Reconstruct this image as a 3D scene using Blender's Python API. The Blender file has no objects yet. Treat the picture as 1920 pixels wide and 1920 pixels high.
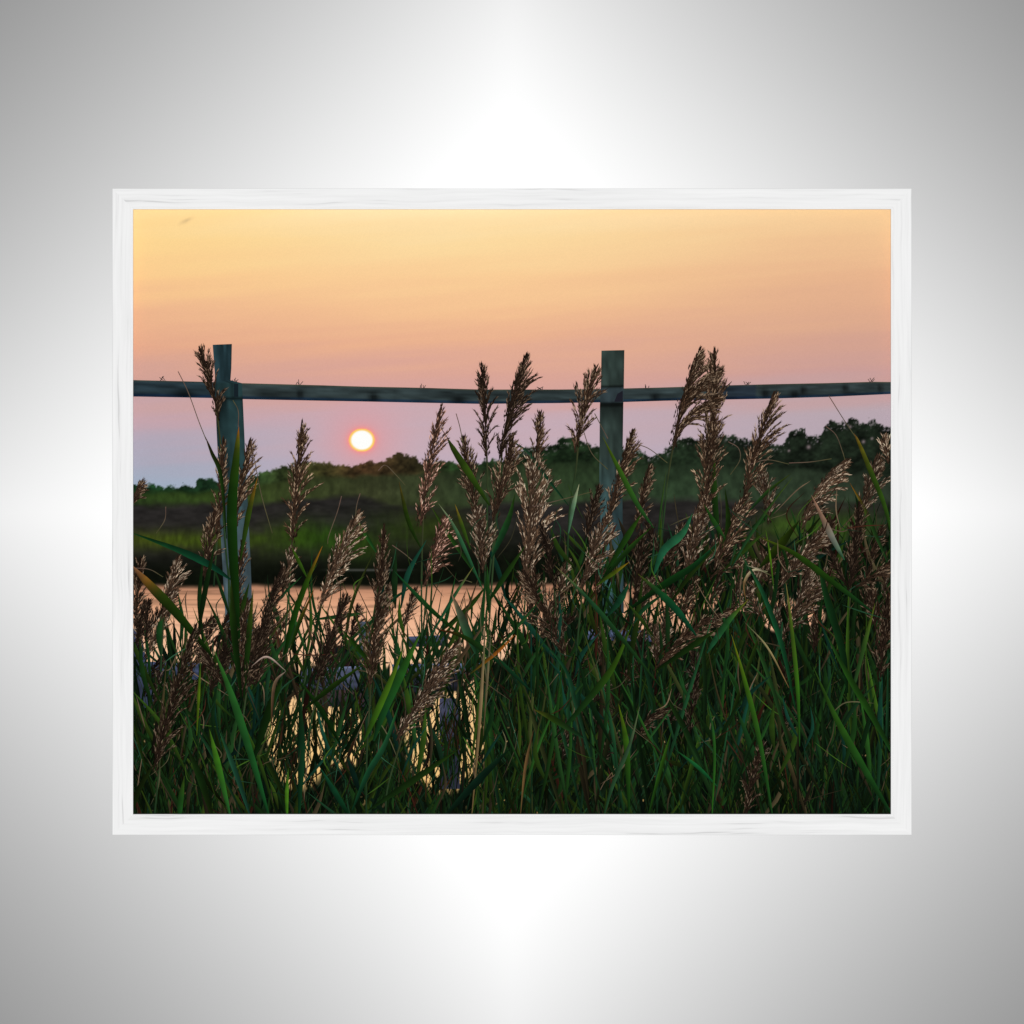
import bpy, math, random
import numpy as np

random.seed(11)
rng = np.random.default_rng(11)
C = bpy.context.scene.collection
S = 0.0005                      # metres per photo pixel
PX0, PX1, PY0, PY1 = 249, 1671, 392, 1527     # visible picture
FX0, FX1, FY0, FY1 = 210, 1710, 353, 1566     # outer edge of the frame
PRINT_Y = -0.0040               # plane of the paper (the viewer is at -Y)

# ------------------------------------------------------------------ helpers
def lin(c):
    c = np.asarray(c, float) / 255.0
    return np.where(c <= 0.04045, c / 12.92, ((c + 0.055) / 1.055) ** 2.4)

def X(px): return (px - 960) * S
def Z(py): return (960 - py) * S

def principled(name):
    m = bpy.data.materials.new(name); m.use_nodes = True
    nt = m.node_tree
    return m, nt, nt.nodes['Principled BSDF']

def mesh_obj(name, verts, faces, mat, parent=None, cols=None, smooth=False):
    me = bpy.data.meshes.new(name)
    verts = np.asarray(verts, np.float32)
    if isinstance(faces, np.ndarray):
        n = len(faces); k = faces.shape[1]
        me.vertices.add(len(verts)); me.vertices.foreach_set('co', verts.ravel())
        me.loops.add(n * k); me.loops.foreach_set('vertex_index', faces.astype(np.int32).ravel())
        me.polygons.add(n); me.polygons.foreach_set('loop_start', np.arange(0, n * k, k, dtype=np.int32))
        me.update(calc_edges=True)
    else:
        me.from_pydata([tuple(v) for v in verts], [], faces)
    if cols is not None:
        a = me.color_attributes.new('ink', 'FLOAT_COLOR', 'POINT')
        rgba = np.ones((len(verts), 4), np.float32); rgba[:, :3] = np.clip(cols, 0, 1)
        a.data.foreach_set('color', rgba.ravel())
    me.materials.append(mat)
    if smooth:
        me.polygons.foreach_set('use_smooth', np.ones(len(me.polygons), bool))
    me.validate()
    o = bpy.data.objects.new(name, me); C.objects.link(o)
    if parent: o.parent = parent
    return o

# ------------------------------------------------------------------ materials
def ink_material():
    m, nt, b = principled('printed_ink')
    at = nt.nodes.new('ShaderNodeAttribute'); at.attribute_name = 'ink'
    tc = nt.nodes.new('ShaderNodeTexCoord')
    no = nt.nodes.new('ShaderNodeTexNoise'); no.inputs['Scale'].default_value = 900; no.inputs['Detail'].default_value = 1
    mr = nt.nodes.new('ShaderNodeMapRange')
    mr.inputs['From Min'].default_value = 0.25; mr.inputs['From Max'].default_value = 0.75
    mr.inputs['To Min'].default_value = 0.975; mr.inputs['To Max'].default_value = 1.02
    mx = nt.nodes.new('ShaderNodeVectorMath'); mx.operation = 'MULTIPLY'
    nt.links.new(tc.outputs['Object'], no.inputs['Vector'])
    nt.links.new(no.outputs['Fac'], mr.inputs['Value'])
    nt.links.new(at.outputs['Color'], mx.inputs[0]); nt.links.new(mr.outputs['Result'], mx.inputs[1])
    nt.links.new(mx.outputs['Vector'], b.inputs['Base Color'])
    b.inputs['Roughness'].default_value = 0.85
    b.inputs['Specular IOR Level'].default_value = 0.0
    return m

def paper_material():
    m, nt, b = principled('print_paper')
    no = nt.nodes.new('ShaderNodeTexNoise'); no.inputs['Scale'].default_value = 300
    cr = nt.nodes.new('ShaderNodeValToRGB')
    cr.color_ramp.elements[0].color = (0.78, 0.77, 0.75, 1); cr.color_ramp.elements[1].color = (0.85, 0.84, 0.82, 1)
    nt.links.new(no.outputs['Fac'], cr.inputs['Fac']); nt.links.new(cr.outputs['Color'], b.inputs['Base Color'])
    b.inputs['Roughness'].default_value = 0.9
    return m

def wood_material():
    m, nt, b = principled('whitewashed_wood')
    L = nt.links
    tc = nt.nodes.new('ShaderNodeTexCoord')
    oi = nt.nodes.new('ShaderNodeObjectInfo')
    off = nt.nodes.new('ShaderNodeVectorMath'); off.operation = 'MULTIPLY_ADD'
    sc = nt.nodes.new('ShaderNodeVectorMath'); sc.operation = 'SCALE'; sc.inputs['Scale'].default_value = 37.0
    cmb = nt.nodes.new('ShaderNodeCombineXYZ')
    for k in range(3): L.new(oi.outputs['Random'], cmb.inputs[k])
    L.new(cmb.outputs[0], sc.inputs[0])
    # grain runs along the local X of every rail
    warp = nt.nodes.new('ShaderNodeTexNoise'); warp.inputs['Scale'].default_value = 14; warp.inputs['Detail'].default_value = 2
    L.new(tc.outputs['Object'], warp.inputs['Vector'])
    wsc = nt.nodes.new('ShaderNodeVectorMath'); wsc.operation = 'MULTIPLY_ADD'
    wsc.inputs[1].default_value = (0, 0.0, 0.008); L.new(warp.outputs['Color'], wsc.inputs[0]); L.new(tc.outputs['Object'], wsc.inputs[2])
    off.inputs[1].default_value = (9, 130, 330)
    L.new(wsc.outputs[0], off.inputs[0]); L.new(sc.outputs[0], off.inputs[2])
    g = nt.nodes.new('ShaderNodeTexNoise'); g.inputs['Scale'].default_value = 1.0; g.inputs['Detail'].default_value = 3; g.inputs['Roughness'].default_value = 0.55
    L.new(off.outputs[0], g.inputs['Vector'])
    cr = nt.nodes.new('ShaderNodeValToRGB')
    e = cr.color_ramp.elements
    e[0].position = 0.29; e[0].color = (0.66, 0.66, 0.66, 1)
    e[1].position = 0.37; e[1].color = (0.835, 0.835, 0.835, 1)
    n2 = cr.color_ramp.elements.new(0.5); n2.color = (0.872, 0.872, 0.872, 1)
    n3 = cr.color_ramp.elements.new(0.68); n3.color = (0.905, 0.905, 0.905, 1)
    L.new(g.outputs['Fac'], cr.inputs['Fac']); L.new(cr.outputs['Color'], b.inputs['Base Color'])
    bp = nt.nodes.new('ShaderNodeBump'); bp.inputs['Strength'].default_value = 0.12; bp.inputs['Distance'].default_value = 0.0006
    L.new(g.outputs['Fac'], bp.inputs['Height']); L.new(bp.outputs['Normal'], b.inputs['Normal'])
    b.inputs['Roughness'].default_value = 0.8; b.inputs['Specular IOR Level'].default_value = 0.05
    return m

def steel_material():
    m, nt, b = principled('satin_steel')
    L = nt.links
    tc = nt.nodes.new('ShaderNodeTexCoord')
    no = nt.nodes.new('ShaderNodeTexNoise'); no.inputs['Scale'].default_value = 3; no.inputs['Detail'].default_value = 2
    L.new(tc.outputs['Object'], no.inputs['Vector'])
    mr = nt.nodes.new('ShaderNodeMapRange'); mr.inputs['To Min'].default_value = 0.495; mr.inputs['To Max'].default_value = 0.505
    L.new(no.outputs['Fac'], mr.inputs['Value']); L.new(mr.outputs['Result'], b.inputs['Roughness'])
    b.inputs['Base Color'].default_value = (STEEL, STEEL, STEEL, 1)
    b.inputs['Metallic'].default_value = 1.0
    return m
STEEL = 0.313
INK, PAPER, WOOD, STEELM = ink_material(), paper_material(), wood_material(), steel_material()

# ------------------------------------------------------------------ backdrop: satin sheet, folds added so the lamp's reflection fades as a diamond
def backdrop():
    u = np.concatenate([np.linspace(0, 1.0, 101), np.linspace(1.05, 2.4, 28)])
    ax = np.concatenate([-u[:0:-1], u])
    n = len(ax)
    gx, gz = np.meshgrid(ax, ax)
    s = np.abs(gx) + np.abs(gz)
    ss = np.linspace(0, 5, 2001)
    tan = SLOPE * np.clip((ss / S - 360) / 1560, 0, 1.5)
    h = np.concatenate([[0], np.cumsum((tan[1:] + tan[:-1]) / 2 * (ss[1] - ss[0]))]) / math.sqrt(2)
    gy = 0.001 + np.interp(s, ss, h)
    v = np.stack([gx, gy, gz], -1).reshape(-1, 3)
    i = np.arange(n * n).reshape(n, n)
    f = np.stack([i[:-1, :-1], i[:-1, 1:], i[1:, 1:], i[1:, :-1]], -1).reshape(-1, 4)
    o = mesh_obj('backdrop', v, f, STEELM, smooth=True)
    me = o.data
    for ed in me.edges:                        # sharp edges on the two folds added to shape the glow
        a, b_ = (me.vertices[k].co for k in ed.vertices)
        if (abs(a.x) < 1e-5 and abs(b_.x) < 1e-5) or (abs(a.z) < 1e-5 and abs(b_.z) < 1e-5): ed.use_edge_sharp = True
    o['kind'] = 'structure'
    o['label'] = 'pale satin grey backdrop sheet behind the framed print'
SLOPE = 0.222
backdrop()

# ------------------------------------------------------------------ the framed print
root = bpy.data.objects.new('framed_print', None); C.objects.link(root)
root.location = (0, 0, Z(FY1))
root['label'] = 'white wood framed print of a marsh sunset behind reeds and a fence'
root['category'] = 'framed print'
BASE = Z(FY1)

def child(o, par):
    o.parent = par
    return o

def frame_rails():
    prof = [(0, -.0078), (0, -.0128), (0.5, -.0130), (3.6, -.0130), (4.0, -.0132), (38.5, -.0132), (39, -.0129), (39, 0.0), (15, 0.0), (15, -.0078)]
    W, H = (PX1 - PX0) * S, (PY1 - PY0) * S
    cx, cz = X((PX0 + PX1) / 2), Z((PY0 + PY1) / 2)
    specs = [('top', W, H / 2, 0), ('bottom', W, H / 2, math.pi), ('left', H, W / 2, math.pi / 2), ('right', H, W / 2, -math.pi / 2)]
    for nm, ln, dist, rot in specs:
        vs, fs = [], []
        k = len(prof)
        for (e, sg) in ((0, -1), (1, 1)):
            for (uu, y) in prof:
                d = uu * S
                vs.append((sg * (ln / 2 + d), y, d))
        for a in range(k):
            b_ = (a + 1) % k
            fs.append((a, b_, k + b_, k + a))
        fs.append(tuple(range(k - 1, -1, -1))); fs.append(tuple(range(k, 2 * k)))
        o = mesh_obj('frame_rail', vs, fs, WOOD, root)
        # local z points outward; rotate about Y so the rail sits on its side
        o.rotation_euler = (0, {'top': 0, 'bottom': math.pi, 'left': -math.pi / 2, 'right': math.pi / 2}[nm], 0)
        dx, dz = {'top': (0, dist), 'bottom': (0, -dist), 'left': (-dist, 0), 'right': (dist, 0)}[nm]
        o.location = (cx + dx, 0, cz + dz - BASE)
frame_rails()

# backing sheet of the print
x0, x1, z0, z1 = X(PX0 - 10), X(PX1 + 10), Z(PY1 + 10) - BASE, Z(PY0 - 10) - BASE
vs = [(x, y, z) for y in (PRINT_Y + .0002, PRINT_Y + .0025) for (x, z) in ((x0, z0), (x1, z0), (x1, z1), (x0, z1))]
print_sheet = mesh_obj('print', vs, [(0, 1, 2, 3), (7, 6, 5, 4), (0, 4, 5, 1), (1, 5, 6, 2), (2, 6, 7, 3), (3, 7, 4, 0)], PAPER, root)
print_sheet['label'] = 'landscape print showing a sunset over a marsh'

def ink_obj(name, verts_px, faces, cols_srgb, label=None, kind=None):
    """verts_px: (px, py, lift in mm above the paper)"""
    v = np.asarray(verts_px, float)
    x = np.clip(v[:, 0], PX0 - 9, PX1 + 9); y = np.clip(v[:, 1], PY0 - 9, PY1 + 9)
    co = np.stack([X(x), PRINT_Y - v[:, 2] * 0.001, Z(y) - BASE], -1)
    o = mesh_obj(name, co, faces, INK, print_sheet, cols=lin(cols_srgb))
    if label: o['label'] = label
    if kind: o['kind'] = kind
    return o

# ------------------------------------------------------------------ value noise
def vnoise(x, y, seed=0):
    xi = np.floor(x).astype(np.int64); yi = np.floor(y).astype(np.int64)
    fx = x - xi; fy = y - yi
    fx = fx * fx * (3 - 2 * fx); fy = fy * fy * (3 - 2 * fy)
    def h(a, b):
        n = (a * 374761393 + b * 668265263 + seed * 974634777) & 0xffffffff
        n = ((n ^ (n >> 13)) * 1274126177) & 0xffffffff
        return ((n ^ (n >> 16)) & 0xffff) / 65535.0
    return (h(xi, yi) * (1 - fx) + h(xi + 1, yi) * fx) * (1 - fy) + (h(xi, yi + 1) * (1 - fx) + h(xi + 1, yi + 1) * fx) * fy

def fbm(x, y, seed=0, o=3):
    t = 0; a = 0.5; n = 0
    for k in range(o):
        t = t + a * vnoise(x * 2 ** k, y * 2 ** k, seed + k); n += a; a *= .5
    return t / n

def sstep(a, b, v):
    t = np.clip((v - a) / (b - a), 0, 1)
    return t * t * (3 - 2 * t)

# ------------------------------------------------------------------ the landscape of the print, on one fine grid cut into its regions
STEP = 2.0
gx = np.arange(PX0 - 9, PX1 + 9.1, STEP); gy = np.arange(PY0 - 9, PY1 + 9.1, STEP)
GX, GY = np.meshgrid(gx, gy)

# sky
ys = [380, 450, 520, 580, 640, 700, 740, 780, 830, 870, 920]
skyL = [(252, 221, 162), (252, 214, 147), (249, 202, 144), (240, 187, 143), (228, 170, 140), (210, 162, 150), (203, 163, 160), (195, 164, 172), (176, 167, 182), (166, 169, 186), (160, 173, 192)]
skyC = [(253, 228, 180), (252, 218, 160), (250, 206, 152), (244, 193, 147), (234, 178, 144), (219, 166, 151), (212, 164, 158), (201, 170, 177), (196, 173, 184), (191, 172, 187), (187, 173, 191)]
skyR = [(244, 206, 155), (240, 196, 149), (231, 180, 142), (223, 172, 141), (212, 163, 144), (202, 158, 152), (193, 161, 163), (184, 166, 174), (180, 166, 178), (177, 167, 182), (176, 168, 186)]
def sky_col(x, y):
    x = np.asarray(x, float); y = np.asarray(y, float)
    tilt = (x - 960) * 0.0
    out = np.zeros(x.shape + (3,))
    wl = sstep(249, 760, x); wr = sstep(900, 1671, x)
    for k in range(3):
        l = np.interp(y + tilt, ys, [c[k] for c in skyL]); c = np.interp(y, ys, [c[k] for c in skyC]); r = np.interp(y, ys, [c[k] for c in skyR])
        out[..., k] = (l * (1 - wl) + c * wl) * (1 - wr) + r * wr
    return out
col = sky_col(GX, GY + 14 * (fbm(GX / 420, GY / 45, 5) - .5) + 56 * (fbm(GX / 380, (GY + .07 * GX) / 24, 9, 4) - .5))
def mixc(col, c, a):
    c = np.asarray(c, float)
    if c.ndim == 1: c = c[None, None, :]
    return col * (1 - a[..., None]) + c * a[..., None]
# glow and sun
SX, SY = 678.0, 825.0
dr = np.sqrt(((GX - SX) / 24) ** 2 + ((GY - SY) / 21.4) ** 2)
col = mixc(col, (224, 156, 160), 0.75 * np.exp(-((dr / 2.9) ** 2)))
col = mixc(col, (255, 140, 135), 0.85 * np.exp(-np.clip(dr - 1, 0, 9) / .20))
# speck of cloud
sp = np.exp(-(((GX - 348) * .94 - (GY - 413) * -.34) / 8) ** 2 - (((GY - 413) * .94 + (GX - 348) * .34) / 3.6) ** 2)
col = mixc(col, (196, 166, 122), .5 * sp)

hx = [249, 275, 285, 300, 330, 341, 346, 350, 356, 362, 372, 378, 390, 401, 406, 470, 483, 500, 515, 540, 560, 580, 600, 620, 640, 660, 680, 700, 720, 730, 738, 745, 760, 770, 780, 786, 800, 830, 880, 920, 950, 965, 975, 985, 1000, 1030, 1040, 1047, 1075, 1090, 1100, 1110, 1125, 1170, 1180, 1200, 1215, 1225, 1240, 1250, 1260, 1270, 1280, 1300, 1310, 1320, 1330, 1345, 1360, 1375, 1385, 1400, 1420, 1440, 1450, 1465, 1472, 1480, 1490, 1500, 1510, 1515, 1525, 1540, 1545, 1550, 1560, 1575, 1585, 1592, 1600, 1615, 1625, 1630, 1640, 1650, 1660, 1680]
hy = [912, 910, 905, 913, 914, 912, 908, 908, 909, 913, 900, 897, 897, 900, 905, 893, 889, 884, 880, 874, 868, 868, 870, 867, 869, 871, 869, 866, 864, 860, 852, 849, 852, 854, 858, 868, 868, 866, 866, 864, 862, 862, 850, 840, 836, 836, 832, 823, 822, 826, 832, 838, 841, 842, 838, 845, 855, 853, 848, 840, 833, 826, 822, 820, 824, 822, 818, 818, 815, 818, 824, 824, 825, 828, 835, 838, 828, 815, 807, 805, 805, 817, 820, 818, 805, 795, 792, 790, 795, 787, 784, 790, 792, 788, 790, 795, 800, 800]
top = np.interp(gx, hx, hy)[None, :] + 11 * (fbm(GX / 11, GY / 11, 31, 2) - .5) + 10 * (fbm(GX / 4.5, GY / 4.5, 37, 2) - .5)
A_hedge = sstep(-2.6, 2.6, GY - top)
leafgap = sstep(.60, .74, fbm(GX / 3.6, GY / 3.6, 39, 2)) * np.exp(-((GY - top) / 11) ** 2) * sstep(900, 1000, GX)
A_hedge = A_hedge * (1 - .75 * leafgap)
clump = fbm(GX / 16, GY / 12, 41, 3)
def xramp(stops):
    return np.stack([np.interp(GX, [s[0] for s in stops], [s[1][k] for s in stops]) for k in range(3)], -1)
hc = xramp([(249, (26, 54, 30)), (400, (24, 46, 28)), (480, (38, 56, 30)), (600, (58, 56, 30)), (680, (64, 46, 29)), (780, (48, 43, 26)), (850, (34, 52, 28)), (1000, (24, 38, 22)), (1200, (28, 41, 26)), (1400, (26, 34, 25)), (1671, (25, 33, 24))])
hc = hc * (0.15 + 1.25 * clump + .45 * fbm(GX / 5, GY / 4, 43, 2))[..., None]
col = mixc(col, hc, A_hedge)
# sky showing through the trees at the right
for (hx_, hy_, r) in ((1517, 838, 4), (1620, 828, 3.4), (1636, 822, 2.6), (1480, 845, 2.5), (1595, 800, 3)):
    col = mixc(col, (150, 130, 135), .8 * np.exp(-((GX - hx_) ** 2 + (GY - hy_) ** 2) / r ** 2))
# marsh meadow
mt = np.interp(gx, [249, 330, 420, 500, 560, 640, 700, 760, 850, 1000, 1130, 1200, 1300, 1400, 1500, 1671], [920, 922, 918, 905, 896, 890, 892, 890, 884, 868, 866, 872, 872, 872, 880, 890])[None, :] + 12 * (fbm(GX / 30, GY / 18, 51) - .5)
A_m = sstep(-6, 8, GY - mt)
mc = xramp([(249, (40, 58, 25)), (420, (46, 62, 26)), (520, (49, 59, 30)), (700, (54, 58, 36)), (850, (47, 57, 36)), (1050, (44, 60, 37)), (1250, (43, 59, 40)), (1450, (44, 57, 41)), (1671, (40, 49, 38))])
mc = mc * (0.72 + .55 * fbm(GX / 9, GY / 14, 61))[..., None] * np.interp(GY, [870, 900, 935, 960], [.8, .95, 1.05, .85])[..., None]
col = mixc(col, mc, A_m)
# dark mud band
dt = np.interp(gx, [249, 420, 520, 600, 680, 760, 900, 1000, 1150, 1300, 1450, 1671], [947, 946, 938, 934, 932, 950, 950, 942, 938, 938, 940, 946])[None, :] + 16 * (fbm(GX / 40, GY / 16, 71) - .5)
A_d = sstep(-7, 9, GY - dt)
dc = np.array((37, 35, 34)) * (0.62 + .72 * fbm(GX / 22, GY / 8, 73))[..., None]
col = mixc(col, dc, A_d)
# green strip on the near bank
g1 = np.exp(-(((GX - 330) / 210) ** 4)) * np.exp(-((GY - 1013) / 18) ** 2)
g2 = np.exp(-(((GX - 610) / 130) ** 4)) * np.exp(-((GY - 1014 + 8 * np.sin(GX / 40)) / 30) ** 2) * 1.0
g3 = np.exp(-(((GX - 1540) / 120) ** 4)) * np.exp(-((GY - 990) / 30) ** 2) * .95
g4 = np.exp(-(((GX - 790) / 110) ** 2)) * np.exp(-((GY - 992) / 34) ** 2) * .75
gs = np.clip(np.maximum.reduce([g1, g2, g3, g4]) * (0.75 + .5 * fbm(GX / 14, GY / 14, 83)), 0, 1)
blk = sstep(985, 1060, GY + np.interp(GX, [249, 700, 900, 1250, 1671], [-24, -20, 2, 12, -12]))
col = mixc(col, np.array((12, 15, 9)) * (0.6 + .8 * fbm(GX / 12, GY / 12, 87))[..., None], blk)
gc = xramp([(249, (62, 72, 22)), (480, (54, 72, 20)), (620, (38, 64, 18)), (800, (42, 56, 16)), (1500, (54, 78, 26)), (1671, (46, 74, 28))]) * (0.7 + .55 * fbm(GX / 6, GY / 16, 89))[..., None]
col = mixc(col, gc, gs)
# water
wtop = np.interp(gx, [249, 330, 480, 560, 700, 800, 1000, 1671], [1096, 1100, 1096, 1102, 1099, 1096, 1094, 1092])[None, :] + 7 * (fbm(GX / 50, GY / 50, 91) - .5)
A_w = sstep(-5, 7, GY - wtop)
wc = np.stack([np.interp(GY, [1088, 1106, 1130, 1170, 1230, 1320, 1400, 1500], v) for v in ([140, 192, 222, 240, 248, 250, 250, 232], [100, 138, 164, 184, 198, 204, 206, 186], [80, 108, 128, 148, 160, 146, 140, 116])], -1)
wc = wc * (1 - .30 * np.clip(sstep(.45, .75, fbm(GX / 90, GY / 4.2, 97)) * np.interp(GY, [1090, 1140, 1200], [1, .7, .15]), 0, 1))[..., None]
col = mixc(col, wc, A_w)
col = mixc(col, (120, 118, 116), .5 * A_hedge * np.exp(-((GY - 1069) / 2.2) ** 2) * np.exp(-((GX - 690) / 70) ** 4))
# dark undergrowth with gaps of bright water
ut = np.interp(gx, [249, 400, 560, 640, 740, 850, 905, 960, 1050, 1150, 1250, 1350, 1450, 1671], [1252, 1240, 1246, 1262, 1256, 1236, 1200, 1170, 1120, 1090, 1085, 1070, 1040, 1000])[None, :] + 46 * (fbm(GX / 7 + GY / 60, GY / 90, 101, 3) - .5)
A_u = sstep(-5, 5, GY - ut)
def blob(cx, cy, rx, ry): return np.exp(-((((GX - cx) / rx) ** 2 + ((GY - cy) / ry) ** 2) ** 2))
strand = fbm((GX + .35 * (GY - 1400)) / 5.5, GY / 42, 111, 2); strand2 = fbm((GX - .5 * (GY - 1400)) / 6.5, GY / 48, 113, 2)
gapn = np.minimum(strand, strand2)
hole = np.maximum.reduce([blob(645, 1375, 42, 62) * 1.25, blob(835, 1390, 70, 90) * 1.15, blob(560, 1390, 60, 90) * .8, blob(880, 1330, 25, 60), blob(1242, 1150, 56, 40) * 1.2, blob(1325, 1118, 24, 26), blob(1460, 1150, 36, 32) * 1.1, blob(1520, 1155, 26, 22), blob(1070, 1118, 26, 30) * .9, blob(985, 1150, 40, 60) * .95, blob(925, 1190, 40, 50), blob(430, 1215, 110, 30), blob(1180, 1130, 30, 40) * .8, blob(1395, 1130, 24, 24) * .8])
A_hole = sstep(.36, .47, gapn * 1.2 + hole * .28 - .15) * sstep(.1, .45, hole)
spark = sstep(.90, .95, fbm(GX / 3.6, GY / 6.5, 121, 1)) * sstep(1300, 1380, GY) * sstep(.5, .7, fbm(GX / 45, GY / 45, 123, 2))
A_u2 = A_u * (1 - A_hole) * (1 - .8 * spark)
uc = np.array((11, 20, 11)) * (0.25 + 1.5 * fbm((GX + .3 * GY) / 5, GY / 55, 131, 3) ** 1.5)[..., None] + np.array((14, 26, 14)) * (sstep(.55, .75, fbm((GX - .25 * GY) / 4, GY / 60, 133, 2)))[..., None]
col = mixc(col, uc, A_u2)
# sun disc last (nothing of the bank covers it)
A_s = sstep(1.05, .97, dr); A_s2 = sstep(.93, .76, dr)
col = mixc(col, (253, 205, 100), A_s); col = mixc(col, (255, 255, 252), A_s2)

# region of every grid cell
R = np.zeros(GX.shape, int)                    # 0 sky
A_hedge = sstep(-2.6, 2.6, GY - top)
R[A_hedge > .5] = 2
R[(A_m > .5) & (A_hedge > .5)] = 3
R[(blk > .5) & (A_hedge > .5)] = 4
R[A_w > .5] = 5
R[(A_u2 > .5)] = 6
R[dr < 1.0] = 1
ny, nx = GX.shape
idx = np.arange(nx * ny).reshape(ny, nx)
quads = np.stack([idx[1:, :-1], idx[1:, 1:], idx[:-1, 1:], idx[:-1, :-1]], -1).reshape(-1, 4)
rid = R[:-1, :-1].reshape(-1)
flat = np.stack([GX.ravel(), GY.ravel(), np.zeros(nx * ny)], -1); fcol = np.clip(col.reshape(-1, 3), 0, 255)
names = {0: ('sky', 'orange to mauve evening sky at the top of the print', None), 1: ('sun', 'small white sun with a yellow rim below the fence rail', None),
         2: ('hedge', 'dark hedge along the far horizon', None), 3: ('marsh_meadow', 'dull green marsh meadow below the hedge', None),
         4: ('bank', 'black and green near bank above the water', None), 5: ('water', 'peach coloured water shining between the reeds', None),
         6: ('undergrowth', 'dark tangle at the foot of the reeds', 'stuff')}
AW = (A_w > .5)[:-1, :-1].reshape(-1)
for k, (nm, lb, kd) in names.items():
    q = quads[rid == k] if k != 5 else quads[AW]
    if not len(q): continue
    used, inv = np.unique(q.ravel(), return_inverse=True)
    ink_obj(nm, flat[used] + (np.array((0, 0, .15)) if k == 6 else 0), inv.reshape(-1, 4), fcol[used], lb, kd)

# ------------------------------------------------------------------ ink strokes
class Ink:
    def __init__(s): s.v = []; s.f = []; s.c = []
    def poly(s, pts, cols, z):
        b = len(s.v)
        for p, c in zip(pts, cols): s.v.append((p[0], p[1], z)); s.c.append(c)
        s.f.append(tuple(range(b, b + len(pts))))
    def ribbon(s, pts, w, cols, z, edge=0.0, seg=10, prof='leaf'):
        """pts: control points; w: full width; cols: colours along; edge: how much one half is lighter"""
        P = spline(pts, seg); n = len(P)
        T = np.gradient(P, axis=0); T /= np.maximum(np.linalg.norm(T, axis=1, keepdims=True), 1e-6)
        N = np.stack([-T[:, 1], T[:, 0]], -1)
        u = np.linspace(0, 1, n)
        if prof == 'leaf': ww = w * np.clip(np.minimum((u / .45) ** .85, 1) * (1 - .8 * np.clip((u - .55) / .45, 0, 1) ** 1.6), .03, 1)
        elif prof == 'spear': ww = w * np.clip(np.sin(np.pi * np.clip(u, 0, 1)) ** .7, .05, 1)
        else: ww = w * np.ones(n)
        cc = np.array([[np.interp(t, np.linspace(0, 1, len(cols)), [c[k] for c in cols]) for k in range(3)] for t in u])
        b = len(s.v)
        wob = fbm(np.arange(n) * .7, np.full(n, random.random() * 99), 17, 2)
        cc = cc * (.84 + .32 * wob)[:, None]; ww = ww * (.93 + .14 * wob)
        for i in range(n):
            l = P[i] - N[i] * ww[i] / 2; r = P[i] + N[i] * ww[i] / 2; m_ = P[i] + N[i] * ww[i] * .04
            s.v += [(l[0], l[1], z), (m_[0], m_[1], z), (r[0], r[1], z)]
            s.c += [tuple(cc[i] * (1 + edge)), tuple(cc[i] * (1 + .25 * edge)), tuple(cc[i] * (1 - .7 * edge))]
        for i in range(n - 1):
            a = b + i * 3
            s.f += [(a, a + 1, a + 4, a + 3), (a + 1, a + 2, a + 5, a + 4)]
    def build(s, name, label=None, kind=None):
        return ink_obj(name, s.v, s.f, np.clip(np.array(s.c), 0, 255), label, kind)

def spline(pts, seg=10):
    P = np.array(pts, float)
    if len(P) == 2:
        t = np.linspace(0, 1, 5)[:, None]; return P[0] * (1 - t) + P[1] * t
    Q = np.vstack([2 * P[0] - P[1], P, 2 * P[-1] - P[-2]]); out = []
    for i in range(1, len(Q) - 2):
        for t in np.linspace(0, 1, seg, endpoint=False):
            a, b, c, d = Q[i - 1], Q[i], Q[i + 1], Q[i + 2]
            out.append(.5 * ((2 * b) + (-a + c) * t + (2 * a - 5 * b + 4 * c - d) * t * t + (-a + 3 * b - 3 * c + d) * t ** 3))
    out.append(P[-1])
    return np.array(out)

# ------------------------------------------------------------------ fence of the print
def board(name, outline_top, outline_bot, basec, label, z, seed, vertical=False, seg=60, rows=8, light=None):
    ink = Ink()
    t = np.linspace(0, 1, seg)
    if vertical:   # outline_top = left edge [(x,y)..], outline_bot = right edge
        ly = np.linspace(outline_top[0][1], outline_top[-1][1], seg)
        A = np.stack([np.interp(ly, [p[1] for p in outline_top], [p[0] for p in outline_top]), ly], -1)
        ry = np.linspace(outline_bot[0][1], outline_bot[-1][1], seg)
        B = np.stack([np.interp(ry, [p[1] for p in outline_bot], [p[0] for p in outline_bot]), ry], -1)
    else:
        lx = np.linspace(outline_top[0][0], outline_top[-1][0], seg)
        A = np.stack([lx, np.interp(lx, [p[0] for p in outline_top], [p[1] for p in outline_top])], -1)
        B = np.stack([lx, np.interp(lx, [p[0] for p in outline_bot], [p[1] for p in outline_bot])], -1)
    for i in range(seg):
        for j in range(rows):
            q = j / (rows - 1)
            p = A[i] * (1 - q) + B[i] * q
            g = fbm(np.array(p[0] / (5 if vertical else 38)), np.array(p[1] / (38 if vertical else 5)), seed, 3)
            c = np.array(basec(p[0], p[1], q), float) * (0.55 + .90 * g)
            ink.v.append((p[0], p[1], z)); ink.c.append(tuple(c))
    for i in range(seg - 1):
        for j in range(rows - 1):
            a = i * rows + j
            ink.f.append((a, a + 1, a + rows + 1, a + rows))
    return ink, name, label

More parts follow.
